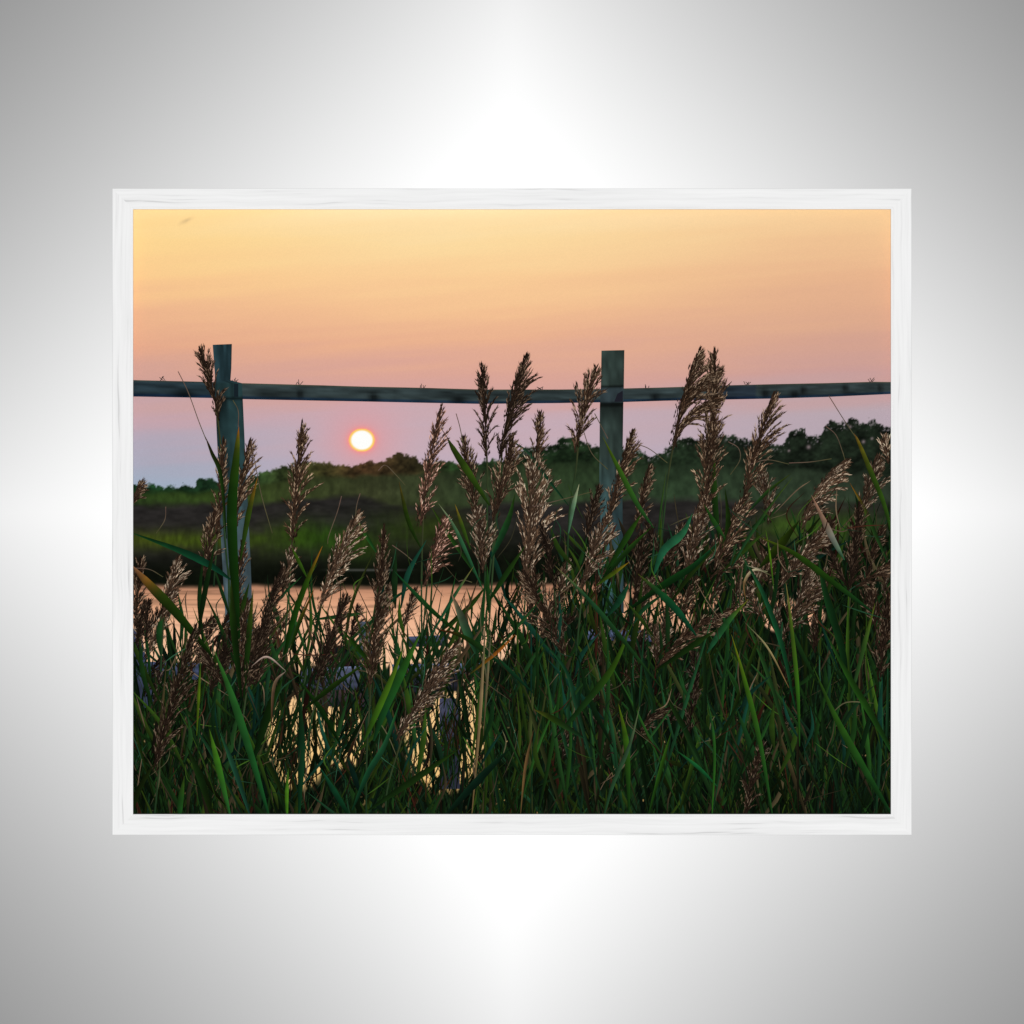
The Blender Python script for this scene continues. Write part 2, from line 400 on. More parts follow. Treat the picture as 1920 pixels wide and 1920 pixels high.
RT = [(240, 712), (400, 716), (450, 718), (600, 722), (680, 724.5), (800, 727), (900, 730), (1050, 730), (1130, 729), (1170, 728), (1250, 726), (1350, 722.5), (1450, 720), (1550, 718), (1640, 715.5), (1680, 716)]
RB = [(240, 743), (400, 746), (450, 748), (600, 751), (680, 752.5), (800, 755), (900, 757), (1050, 755.5), (1130, 754), (1170, 753.5), (1250, 751), (1350, 749), (1450, 747), (1550, 744), (1680, 738)]
def railc(x, y, q):
    a = np.array((62, 66, 54)) if q < .12 else np.array((46, 56, 57))
    if q > .85: a = np.array((26, 42, 58))
    k = 0
    for (kx, kq, r) in ((345, .75, 22), (700, .7, 9), (860, .75, 14), (562, .6, 6), (1435, .65, 7), (1490, .75, 9), (1507, .5, 5), (1586, .4, 6), (1652, .5, 4), (1228, .7, 9), (443, .6, 4)):
        k = max(k, math.exp(-((x - kx) / r) ** 2 - ((q - kq) / .28) ** 2))
    a = a * (1 - .62 * k)
    if 1340 < x < 1420: a = a * (.8, .82, .95)
    if x < 400: a = a * (.85, .95, 1.05)
    return a
fence = {}
ink, nm, lb = board('fence_rail', RT, RB, railc, 'long dark fence rail crossing in front of the sky', .45, 201, seg=240, rows=9)
for (x, y) in ((304, 712), (560, 719), (790, 726), (1012, 729), (1215, 726), (1402, 720), (440, 716), (1636, 715)):   # twigs and splinters standing on the rail
    for k in range(4):
        a = random.uniform(-1.1, 1.1); l = random.uniform(3, 9)
        ink.ribbon([(x + random.uniform(-6, 6), y + 2), (x + math.sin(a) * l, y - math.cos(a) * l)], 1.3, [(95, 78, 74)], .46, prof='flat')
ink.build(nm, lb)
def post1(x, y, q):
    a = np.array((36, 56, 62)) * (1.1 - .35 * q)
    if y > 716: a = np.array((34, 54, 56)) * (.92 + .2 * q)
    if 745 < y < 800 and q < .5: a = a * (.55 + .45 * (y - 745) / 55)
    if 745 < y < 752: a = a * .5
    f = min(max((y - 880) / 140, 0), 1)
    return a * (1 - f) + np.array((66, 81, 87)) * f
ink, nm, lb = board('fence_post', [(398, 646), (402, 700), (403, 745), (405, 800), (410, 900), (413, 1000), (419, 1110), (428, 1262)], [(434, 644.5), (433, 690), (431, 716), (453, 718), (455, 760), (459, 850), (464, 950), (469, 1050), (477, 1262)], post1, 'left fence post, its top narrower than its foot', .55, 211, True, 110, 9)
ink.poly([(438, 719), (446, 719), (446, 744), (438, 744)], [(22, 32, 38)] * 4, .56)
ink.build(nm, lb)
def post2(x, y, q):
    a = np.array((46, 58, 54)) * (1.12 - .3 * q)
    if 722 < y < 728: a = a * .45
    if 728 <= y < 754: a = np.array((50, 62, 66))
    if 754 <= y < 764: a = a * .38
    if 764 <= y < 800: a = a * (.7 + .3 * (y - 764) / 36)
    f = min(max((y - 850) / 150, 0), 1)
    return a * (1 - f) + (np.array((54, 82, 86)) if q < .5 else np.array((42, 60, 64))) * f
ink, nm, lb = board('fence_post', [(1128, 657), (1127, 720), (1125, 760), (1124, 900), (1127, 1000), (1131, 1150)], [(1171, 656), (1170, 725), (1169, 760), (1167, 900), (1168, 1000), (1170, 1150)], post2, 'right fence post, square topped and thicker', .55, 217, True, 110, 9)
ink.poly([(1158, 738), (1168, 732), (1168, 753), (1152, 753)], [(30, 30, 38)] * 4, .56)
ink.build(nm, lb)

# dock under the reeds
def plank(name, quad, c1, c2, label, z=.35, n=9, seed=1):
    ink = Ink()
    (a, b, c, d) = [np.array(p, float) for p in quad]      # tl, tr, br, bl
    for i in range(30):
        for j in range(n):
            u, v = i / 29, j / (n - 1)
            p = (a * (1 - u) + b * u) * (1 - v) + (d * (1 - u) + c * u) * v
            g = float(fbm(np.array(p[0] / 40), np.array(p[1] / 4.5), seed, 3))
            ink.v.append((p[0], p[1], z)); ink.c.append(tuple((np.array(c1) * (1 - v) + np.array(c2) * v) * (.45 + 1.1 * g)))
    for i in range(29):
        for j in range(n - 1):
            q = i * n + j; ink.f.append((q, q + 1, q + n + 1, q + n))
    ink.build(name, label)
plank('dock_board', [(240, 1240), (375, 1244), (375, 1275), (240, 1268)], (78, 88, 118), (40, 46, 66), 'bluish board of the dock at the left edge', seed=3)
plank('dock_board', [(566, 1254), (700, 1248), (700, 1296), (560, 1292)], (88, 96, 120), (44, 47, 62), 'pale blue weathered dock board catching the light', seed=4)
plank('dock_board', [(600, 1216), (690, 1206), (692, 1252), (596, 1254)], (22, 20, 30), (34, 22, 20), 'black edge of the dock', .34, seed=5)
plank('dock_board', [(560, 1292), (700, 1296), (690, 1325), (590, 1325)], (52, 40, 40), (40, 36, 46), 'brown underside of the dock', .33, seed=6)
plank('dock_board', [(762, 1194), (836, 1191), (836, 1211), (762, 1214)], (70, 80, 106), (34, 34, 46), 'short blue grey dock board behind a stem', seed=7)
plank('dock_board', [(735, 1246), (900, 1244), (900, 1262), (735, 1270)], (96, 108, 138), (66, 72, 92), 'low blue grey dock board near the middle', seed=8)
plank('dock_board', [(735, 1270), (860, 1266), (860, 1296), (735, 1300)], (40, 40, 52), (24, 24, 30), 'shaded dock board near the middle', .34, seed=9)
plank('dock_board', [(1100, 1180), (1240, 1184), (1240, 1204), (1100, 1200)], (80, 90, 118), (50, 56, 78), 'blue grey dock board under the right post', seed=10)
plank('dock_post', [(671, 1165), (692, 1166), (700, 1250), (674, 1250)], (58, 66, 76), (44, 50, 60), 'short dock post standing over the water', .37, seed=11)
plank('dock_post', [(824, 1310), (862, 1310), (862, 1480), (824, 1480)], (58, 60, 78), (40, 42, 54), 'grey dock post in front of the yellow water', .36, seed=12)
plank('dock_post', [(240, 1178), (262, 1180), (290, 1320), (266, 1330)], (52, 58, 80), (46, 52, 70), 'bluish dock post at the left edge', .36, seed=13)

# ------------------------------------------------------------------ background tangle of small leaves: nobody could count them
def green(y, k=None):
    k = random.random() if k is None else k
    d = random.uniform(.30, 1.08)
    if k < .46: c = (22, 46, 18)
    elif k < .64: c = (22, 48, 30)
    elif k < .84: c = (38, 54, 16)
    elif k < .95: c = (66, 58, 40)
    else: c = (52, 26, 18)
    return np.array(c, float) * d
holes = [(645, 1375, 42, 58), (835, 1390, 60, 85), (560, 1390, 50, 80), (1242, 1150, 54, 38), (1325, 1118, 22, 24), (1460, 1150, 36, 30), (1520, 1155, 24, 20), (985, 1150, 36, 50), (925, 1190, 36, 46), (634, 1270, 54, 24), (683, 1188, 15, 26)]
def in_hole(x, y): return any(((x - a) / c) ** 2 + ((y - b) / d) ** 2 < 1 for a, b, c, d in holes)
ink = Ink()
cnt = 0
while cnt < 2700:
    x = random.uniform(235, 1685)
    lim = float(np.interp(x, [249, 560, 700, 850, 960, 1100, 1300, 1450, 1671], [1195, 1200, 1225, 1180, 1095, 1035, 1005, 990, 950]))
    y = random.uniform(lim, 1640)
    L = random.uniform(60, 200); a = random.gauss(0, .36)
    tx, ty = x + math.sin(a) * L, y - math.cos(a) * L
    if ty < lim - 55: continue
    mx, my = (x + tx) / 2 + random.gauss(0, L * .05), (y + ty) / 2
    if (in_hole(tx, ty) or in_hole(mx, my) or in_hole(x, y)) and random.random() < (.66 if y > 1290 else .82): continue
    w = random.choice([1.4, 1.8, 2.2, 3, 4.5, 6.5, 8]) * (.55 if in_hole(mx, my) else 1)
    c = green(y); cnt += 1
    deep = random.random()
    ink.ribbon([(tx, ty), (mx, my), (x, y)], w, [c * 1.05, c, c * .6], .62 + .55 * (1 - deep), edge=.22, seg=4)
TANGLE = ink

# ------------------------------------------------------------------ plumes
PAL = {'brown': [(31, 21, 15), (50, 36, 27), (80, 59, 44), (154, 130, 106)],
       'dark': [(26, 18, 14), (38, 28, 21), (58, 43, 33), (110, 90, 72)],
       'tan': [(36, 26, 19), (64, 48, 37), (100, 77, 59), (188, 166, 142)],
       'pink': [(36, 24, 19), (62, 43, 34), (110, 78, 63), (212, 164, 144)]}

def draw_plume(ink, base, tip, w, bend=0.0, side=0.0, tone=1.0, kind='brown', droop=.9, stem=None, z=1.6, fine=1.0):
    w = w * (1.5 if w >= 16 else 1.32)
    B = np.array(base, float); T = np.array(tip, float)
    ax = T - B; Ln = np.linalg.norm(ax); d = ax / Ln; nrm = np.array((-d[1], d[0]))   # right-hand side when pointing up
    ctrl = (B + T) / 2 + nrm * bend
    def P(t): return (1 - t) ** 2 * B + 2 * t * (1 - t) * ctrl + t * t * T
    def D(t):
        v = 2 * (1 - t) * (ctrl - B) + 2 * t * (T - ctrl); return v / max(np.linalg.norm(v), 1e-6)
    pal = [np.array(c, float) * tone for c in PAL[kind]]
    jit = random.uniform(-.02, .02)
    if stem:
        ink.ribbon([tuple(P(.25))] + list(stem), 3.2, [(52, 48, 30), (38, 54, 32), (24, 44, 26)], z - .4 + jit, edge=.25, prof='flat')
    ink.ribbon([tuple(P(t)) for t in (0, .25, .5, .75, 1)], 3.2, [pal[1], pal[0]], z - .2 + jit, prof='leaf', seg=4)
    def spk(o, a, l, hw, c, zz):
        dd = np.array((math.sin(a), -math.cos(a))) * l; nn = np.array((math.cos(a), math.sin(a))) * hw
        ink.poly([o, o + dd * .38 + nn, o + dd, o + dd * .38 - nn], [c * .8, c * .95, np.minimum(c * 1.2, 255), c * 1.02], zz)
    # dense dark core and the pointed tip
    for i in range(int(Ln * .75)):
        t = random.random() ** .9
        off = random.gauss(0, min(w, 26) * .15 * (1 - t) ** .7 + .5)
        p = P(t) + nrm * off; d0 = D(t); a = math.atan2(d0[0], -d0[1]) + random.gauss(0, .16) + off / max(w, 4) * .35
        c = pal[0] if random.random() < .6 else pal[1]
        spk(p, a, random.uniform(6, 11), random.uniform(.8, 1.4), c * random.uniform(.85, 1.15), z + random.uniform(-.15, 0))
    for i in range(int(Ln * .30)):
        t = random.uniform(.72, 1.0)
        off = random.gauss(0, min(w, 30) * .24 * (1 - t) + .7)
        p = P(t) + nrm * off; d0 = D(t); a = math.atan2(d0[0], -d0[1]) + random.gauss(0, .13)
        spk(p, a, random.uniform(7, 12), random.uniform(.8, 1.3), (pal[0] if random.random() < .5 else pal[1]) * random.uniform(.85, 1.2), z + random.uniform(-.05, .1))
    nb = int((9 + Ln * .12 + w * .45) * fine)
    for i in range(nb):
        t = (i + random.random()) / nb * .9
        sh = np.interp(t, [0, .12, .35, .6, .8, .9], [.55, .8, 1.0, .8, .45, .25])
        L = w * 2.35 * sh * random.uniform(.65, 1.12) + 8
        L = min(L, (1 - t) * Ln * .72 + 7)
        sg = 1 if random.random() < .5 + .42 * side else -1
        if sg * side < -.2:
            if abs(side) > .8: sg = -sg
            else: L *= .55
        th0 = sg * random.uniform(.03, .26); th1 = sg * random.uniform(.12, .55) + side * droop * random.uniform(.15, 1.0) * (1 - t)
        if t < .3 and random.random() < .35: th1 += (sg if abs(side) < .3 else side) * random.uniform(.2, .5)
        if t > .6: th1 *= .5
        p = P(t); d0 = D(t); a0 = math.atan2(d0[0], -d0[1])
        m = max(3, int(L / 4)); st = L / m; path = [p]; ang = []
        for k in range(m):
            f = (k + .5) / m; a = a0 + th0 + th1 * f ** 1.2
            q = path[-1] + np.array((math.sin(a), -math.cos(a))) * st
            path.append(q); ang.append(a)
        zb = z + random.uniform(-.1, .14)
        ink.ribbon([tuple(path[0]), tuple(path[m // 2]), tuple(path[-1])], 1.3, [pal[1], pal[1]], zb - .01, prof='flat', seg=3)
        shade = random.uniform(.78, 1.18)
        for k in range(m):
            for rep in range(3):
                fr = (k + random.random()) / m
                if fr < .12: continue
                o = path[k] + (path[k + 1] - path[k]) * random.random() + np.array((random.gauss(0, .75), random.gauss(0, .5)))
                r = random.random(); pl = .04 + .25 * fr ** 1.5
                c = pal[3] if r < pl else pal[2] if r < pl + .12 + .22 * fr else pal[1] if r < pl + .70 else pal[0]
                spk(o, ang[k] + random.gauss(0, .2), random.uniform(6, 11.5), random.uniform(.5, .95), c * shade * random.uniform(.88, 1.12), zb + random.uniform(0, .05))

def plume(base, tip, w, bend=0.0, side=0.0, tone=1.0, kind='brown', stem=None, z=1.6, label=None):
    ink = Ink()
    draw_plume(ink, base, tip, w, bend, side, tone, kind, stem=stem, z=z)
    ink.build('reed_plume', label)

PL = [
 # base, tip, half width, bend, side, tone, kind, stem, z, label
 ((410, 790), (374, 653), 15, 6, .15, .95, 'dark', [(414, 850), (420, 1000), (440, 1200)], 1.7, 'slender dark plume beside the top of the left post'),
 ((548, 1020), (566, 794), 20, -4, .25, 1.0, 'brown', [(540, 1120), (525, 1300)], 1.8, 'tall plume between the left post and the sun'),
 ((436, 1000), (468, 828), 18, -4, .35, .95, 'brown', [(428, 1100), (440, 1250)], 1.7, None),
 ((405, 1010), (418, 826), 11, 2, .1, .95, 'brown', [(400, 1100)], 1.5, None),
 ((786, 990), (827, 763), 17, -6, .3, 1.0, 'pink', [(790, 1100), (792, 1300)], 1.9, 'plume with rosy light just right of the sun'),
 ((595, 1150), (672, 960), 25, -12, .5, 1.0, 'tan', [(575, 1250), (560, 1380)], 1.9, 'broad tan plume over the water, leaning right'),
 ((692, 1290), (720, 988), 17, 2, .15, .85, 'brown', [(688, 1400), (686, 1527)], 2.3, None),
 ((795, 1100), (832, 970), 19, -4, .7, 1.0, 'pink', [(792, 1200)], 1.8, None),
 ((892, 975), (868, 822), 15, 3, .1, .85, 'brown', [(900, 1100)], 1.3, None),
 ((912, 860), (903, 684), 14, 3, .05, .85, 'dark', [(914, 900), (912, 1000), (905, 1200)], 1.7, 'dark plume rising left of its taller twin at the fence rail'),
 ((935, 865), (986, 667), 22, -10, .45, .85, 'dark', [(930, 980), (915, 1200), (905, 1350)], 1.75, 'tall dark plume with its tip above the rail, middle of the print'),
 ((925, 980), (962, 822), 19, -3, .15, .9, 'brown', [(915, 1100)], 1.65, None),
 ((1000, 905), (1013, 776), 12, 0, .15, .9, 'brown', None, 1.4, None),
 ((1078, 850), (1118, 690), 18, -6, .2, .9, 'brown', [(1080, 880), (1068, 960), (1062, 1100)], 1.7, 'upright plume touching the right post'),
 ((1138, 985), (1186, 808), 18, -6, .35, .95, 'brown', [(1128, 1080)], 1.75, 'plume in front of the right post'),
 ((1192, 1000), (1217, 876), 13, -2, .3, .8, 'brown', None, 1.3, None),
 ((1262, 845), (1312, 656), 37, -14, .9, .9, 'brown', [(1252, 900), (1246, 960), (1230, 1100)], 1.7, 'largest drooping plume, twin tipped, right of the right post'),
 ((1266, 812), (1350, 742), 19, -18, .9, .9, 'brown', None, 1.71, None),
 ((1270, 768), (1350, 694), 18, -16, .9, .85, 'brown', None, 1.69, None),
 ((1320, 870), (1340, 658), 17, 14, .15, .85, 'brown', None, 1.72, None),
 ((1316, 985), (1340, 780), 19, 4, .2, .95, 'brown', [(1310, 1080)], 1.78, None),
 ((1395, 935), (1452, 738), 22, -8, .55, .95, 'brown', [(1388, 990), (1370, 1060)], 1.8, 'tall plume spreading right, below the rail near the trees'),
 ((1340, 1070), (1398, 925), 22, -6, .5, .95, 'brown', None, 1.85, None),
 ((1442, 985), (1432, 888), 14, 0, .2, .72, 'tan', None, 1.3, None),
 ((1503, 995), (1590, 862), 27, -34, .95, .95, 'tan', [(1503, 1060), (1500, 1180)], 1.8, 'arched plume bowing to the right near the right edge'),
 ((1610, 985), (1645, 856), 19, -2, .4, .78, 'tan', None, 1.4, None),
 ((1592, 1110), (1612, 945), 14, 3, .2, .8, 'dark', [(1590, 1200), (1592, 1350)], 2.0, None),
 ((1600, 1100), (1668, 1055), 12, 6, .6, .8, 'brown', None, 1.95, None),
 ((1590, 1100), (1560, 1035), 9, -4, -.4, .8, 'dark', None, 1.95, None),
 ((1470, 1095), (1546, 990), 20, -8, .7, .85, 'tan', None, 1.75, None),
 ((1668, 870), (1659, 822), 7, 0, -.2, 1.0, 'tan', None, 1.5, None),
 ((985, 1100), (1000, 855), 32, 2, .2, .98, 'tan', [(980, 1200)], 1.55, 'broad pale plume in the very middle'),
 ((1042, 1110), (1014, 985), 9, 3, 0, .68, 'dark', [(1050, 1200)], 2.0, None),
 ((1062, 1240), (982, 1072), 20, 8, -.2, .78, 'brown', [(1075, 1330), (1090, 1400)], 1.9, None),
 ((1082, 1120), (1138, 966), 23, -4, .3, .88, 'tan', [(1080, 1230)], 1.7, None),
 ((1098, 1010), (1122, 915), 12, 0, .1, .6, 'brown', None, 1.25, None),
 ((1285, 1090), (1318, 930), 22, -4, .3, .85, 'tan', None, 1.5, None),
 ((1225, 1260), (1372, 1142), 19, -30, .8, .85, 'brown', None, 1.9, None),
 ((1185, 1395), (1255, 1328), 11, -24, .7, .6, 'brown', None, 1.8, None),
 ((1395, 1535), (1426, 1400), 10, 0, .1, .62, 'brown', None, 2.2, None),
 ((285, 1450), (366, 1175), 22, -6, .3, .62, 'brown', [(288, 1540)], 2.5, None),
 ((452, 1310), (528, 1065), 20, -8, .3, .78, 'dark', [(445, 1420)], 2.1, None),
 ((300, 1165), (332, 1048), 17, -2, .6, .9, 'tan', [(300, 1260)], 1.8, None),
 ((250, 1180), (262, 1050), 12, 2, .2, .75, 'brown', None, 1.7, None),
 ((590, 1285), (650, 1118), 16, -6, .2, .75, 'dark', [(575, 1400)], 2.0, None),
 ((752, 1190), (776, 1108), 9, 0, .3, .85, 'brown', [(750, 1260)], 1.6, None),
 ((742, 1390), (858, 1204), 21, -10, .6, .82, 'tan', [(728, 1470), (722, 1540)], 2.35, None),
 ((392, 1310), (438, 1175), 17, -3, .2, .7, 'dark', None, 2.0, None),
 ((272, 1215), (277, 1128), 8, 0, .1, .7, 'dark', None, 1.7, None),
 ((252, 1225), (268, 1132), 8, 0, .3, .7, 'dark', None, 1.72, None),
 ((1650, 1280), (1666, 1120), 12, 0, .1, .62, 'brown', None, 2.0, None),
 ((1290, 1385), (1307, 1265), 9, 0, .1, .5, 'brown', None, 1.9, None),
 ((1470, 1190), (1515, 1070), 20, 10, .7, .72, 'tan', None, 1.7, None),
 ((382, 1090), (402, 958), 12, 0, .2, .85, 'brown', None, 1.6, None),
 ((528, 1120), (548, 1030), 9, 0, .2, .9, 'tan', None, 1.6, None),
 ((905, 1075), (896, 955), 17, 2, .2, .85, 'tan', None, 1.5, None),
 ((1190, 1130), (1204, 1000), 14, 0, .2, .6, 'brown', None, 1.45, None),
 ((440, 1150), (452, 1020), 10, 0, .3, .85, 'brown', None, 1.65, None),
 ((446, 1300), (462, 1125), 17, -3, .3, .75, 'brown', None, 2.05, None),
 ((478, 1290), (500, 1150), 13, 0, .3, .7, 'brown', None, 1.95, None),
 ((420, 1290), (378, 1210), 13, -2, -.3, .65, 'brown', None, 2.0, None),
 ((1240, 1070), (1282, 985), 13, 0, .4, .7, 'brown', None, 1.45, None),
 ((244, 950), (262, 905), 9, 0, .6, .95, 'brown', None, 1.6, None),
]
# dim seed heads lost in the tangle
for (xa, xb, ya, yb, n) in ((1240, 1480, 1010, 1130, 20), (1450, 1665, 1010, 1200, 18), (950, 1240, 1080, 1230, 16), (252, 480, 1130, 1290, 20), (470, 720, 1130, 1270, 12), (850, 1660, 1230, 1420, 16)):
    for k in range(n):
        x, y = random.uniform(xa, xb), random.uniform(ya, yb)
        a = random.gauss(.25, .3); L = random.uniform(50, 95)
        draw_plume(TANGLE, (x, y + L / 2), (x + math.sin(a) * L, y + L / 2 - math.cos(a) * L), random.uniform(7, 13), random.gauss(0, 6), random.uniform(-.2, .8), random.uniform(.55, .9) if y < 1220 else random.uniform(.4, .6), random.choice(['brown', 'tan', 'brown']), z=random.uniform(.9, 1.3), fine=.7)
# thin dark strands crossing the bright gaps
for (hx_, hy_, rx, ry) in holes[:-2]:
    for k in range(int(rx * ry / (42 if hy_ > 1300 else 75))):
        x, y = random.gauss(hx_, rx * .6), random.gauss(hy_, ry * .6)
        a = random.choice([random.gauss(.0, .16), random.gauss(.05, .2), random.gauss(.7, .25), random.gauss(-.4, .2)]); L = random.uniform(35, 110)
        c = np.array(random.choice([(14, 24, 10), (20, 36, 16), (44, 26, 16), (26, 20, 16), (18, 44, 28)])) * random.uniform(.7, 1.2)
        TANGLE.ribbon([(x - math.sin(a) * L / 2, y + math.cos(a) * L / 2), (x + random.gauss(0, 3), y), (x + math.sin(a) * L / 2, y - math.cos(a) * L / 2)], random.uniform(1.1, 3.2), [c, c], random.uniform(.7, 1.3), prof='spear', seg=4)
for (hx_, hy_, rx, ry) in holes[:-2]:
    for k in range(int((rx + ry) / (4 if hy_ > 1300 else 9))):
        t = random.uniform(0, 2 * math.pi); rr = random.uniform(.25, 1.15)
        x, y = hx_ + math.cos(t) * rx * rr, hy_ + math.sin(t) * ry * rr
        a = random.gauss(.05, .28); L = random.uniform(60, 150); c = green(y) * .8
        TANGLE.ribbon([(x + math.sin(a) * L / 2, y - math.cos(a) * L / 2), (x + random.gauss(0, 5), y), (x - math.sin(a) * L / 2, y + math.cos(a) * L / 2)], random.uniform(3, 9), [c * 1.1, c, c * .8], random.uniform(.7, 1.35), edge=.2, seg=4)
TANGLE.build('reed_tangle', 'mass of thin dark leaves and dim seed heads low between the reeds', 'stuff')
for (b, t, w, bend, side, tone, kd, stem, z, lb) in PL:
    plume(b, t, w, bend, side, tone, kd, stem=stem, z=z, label=lb)

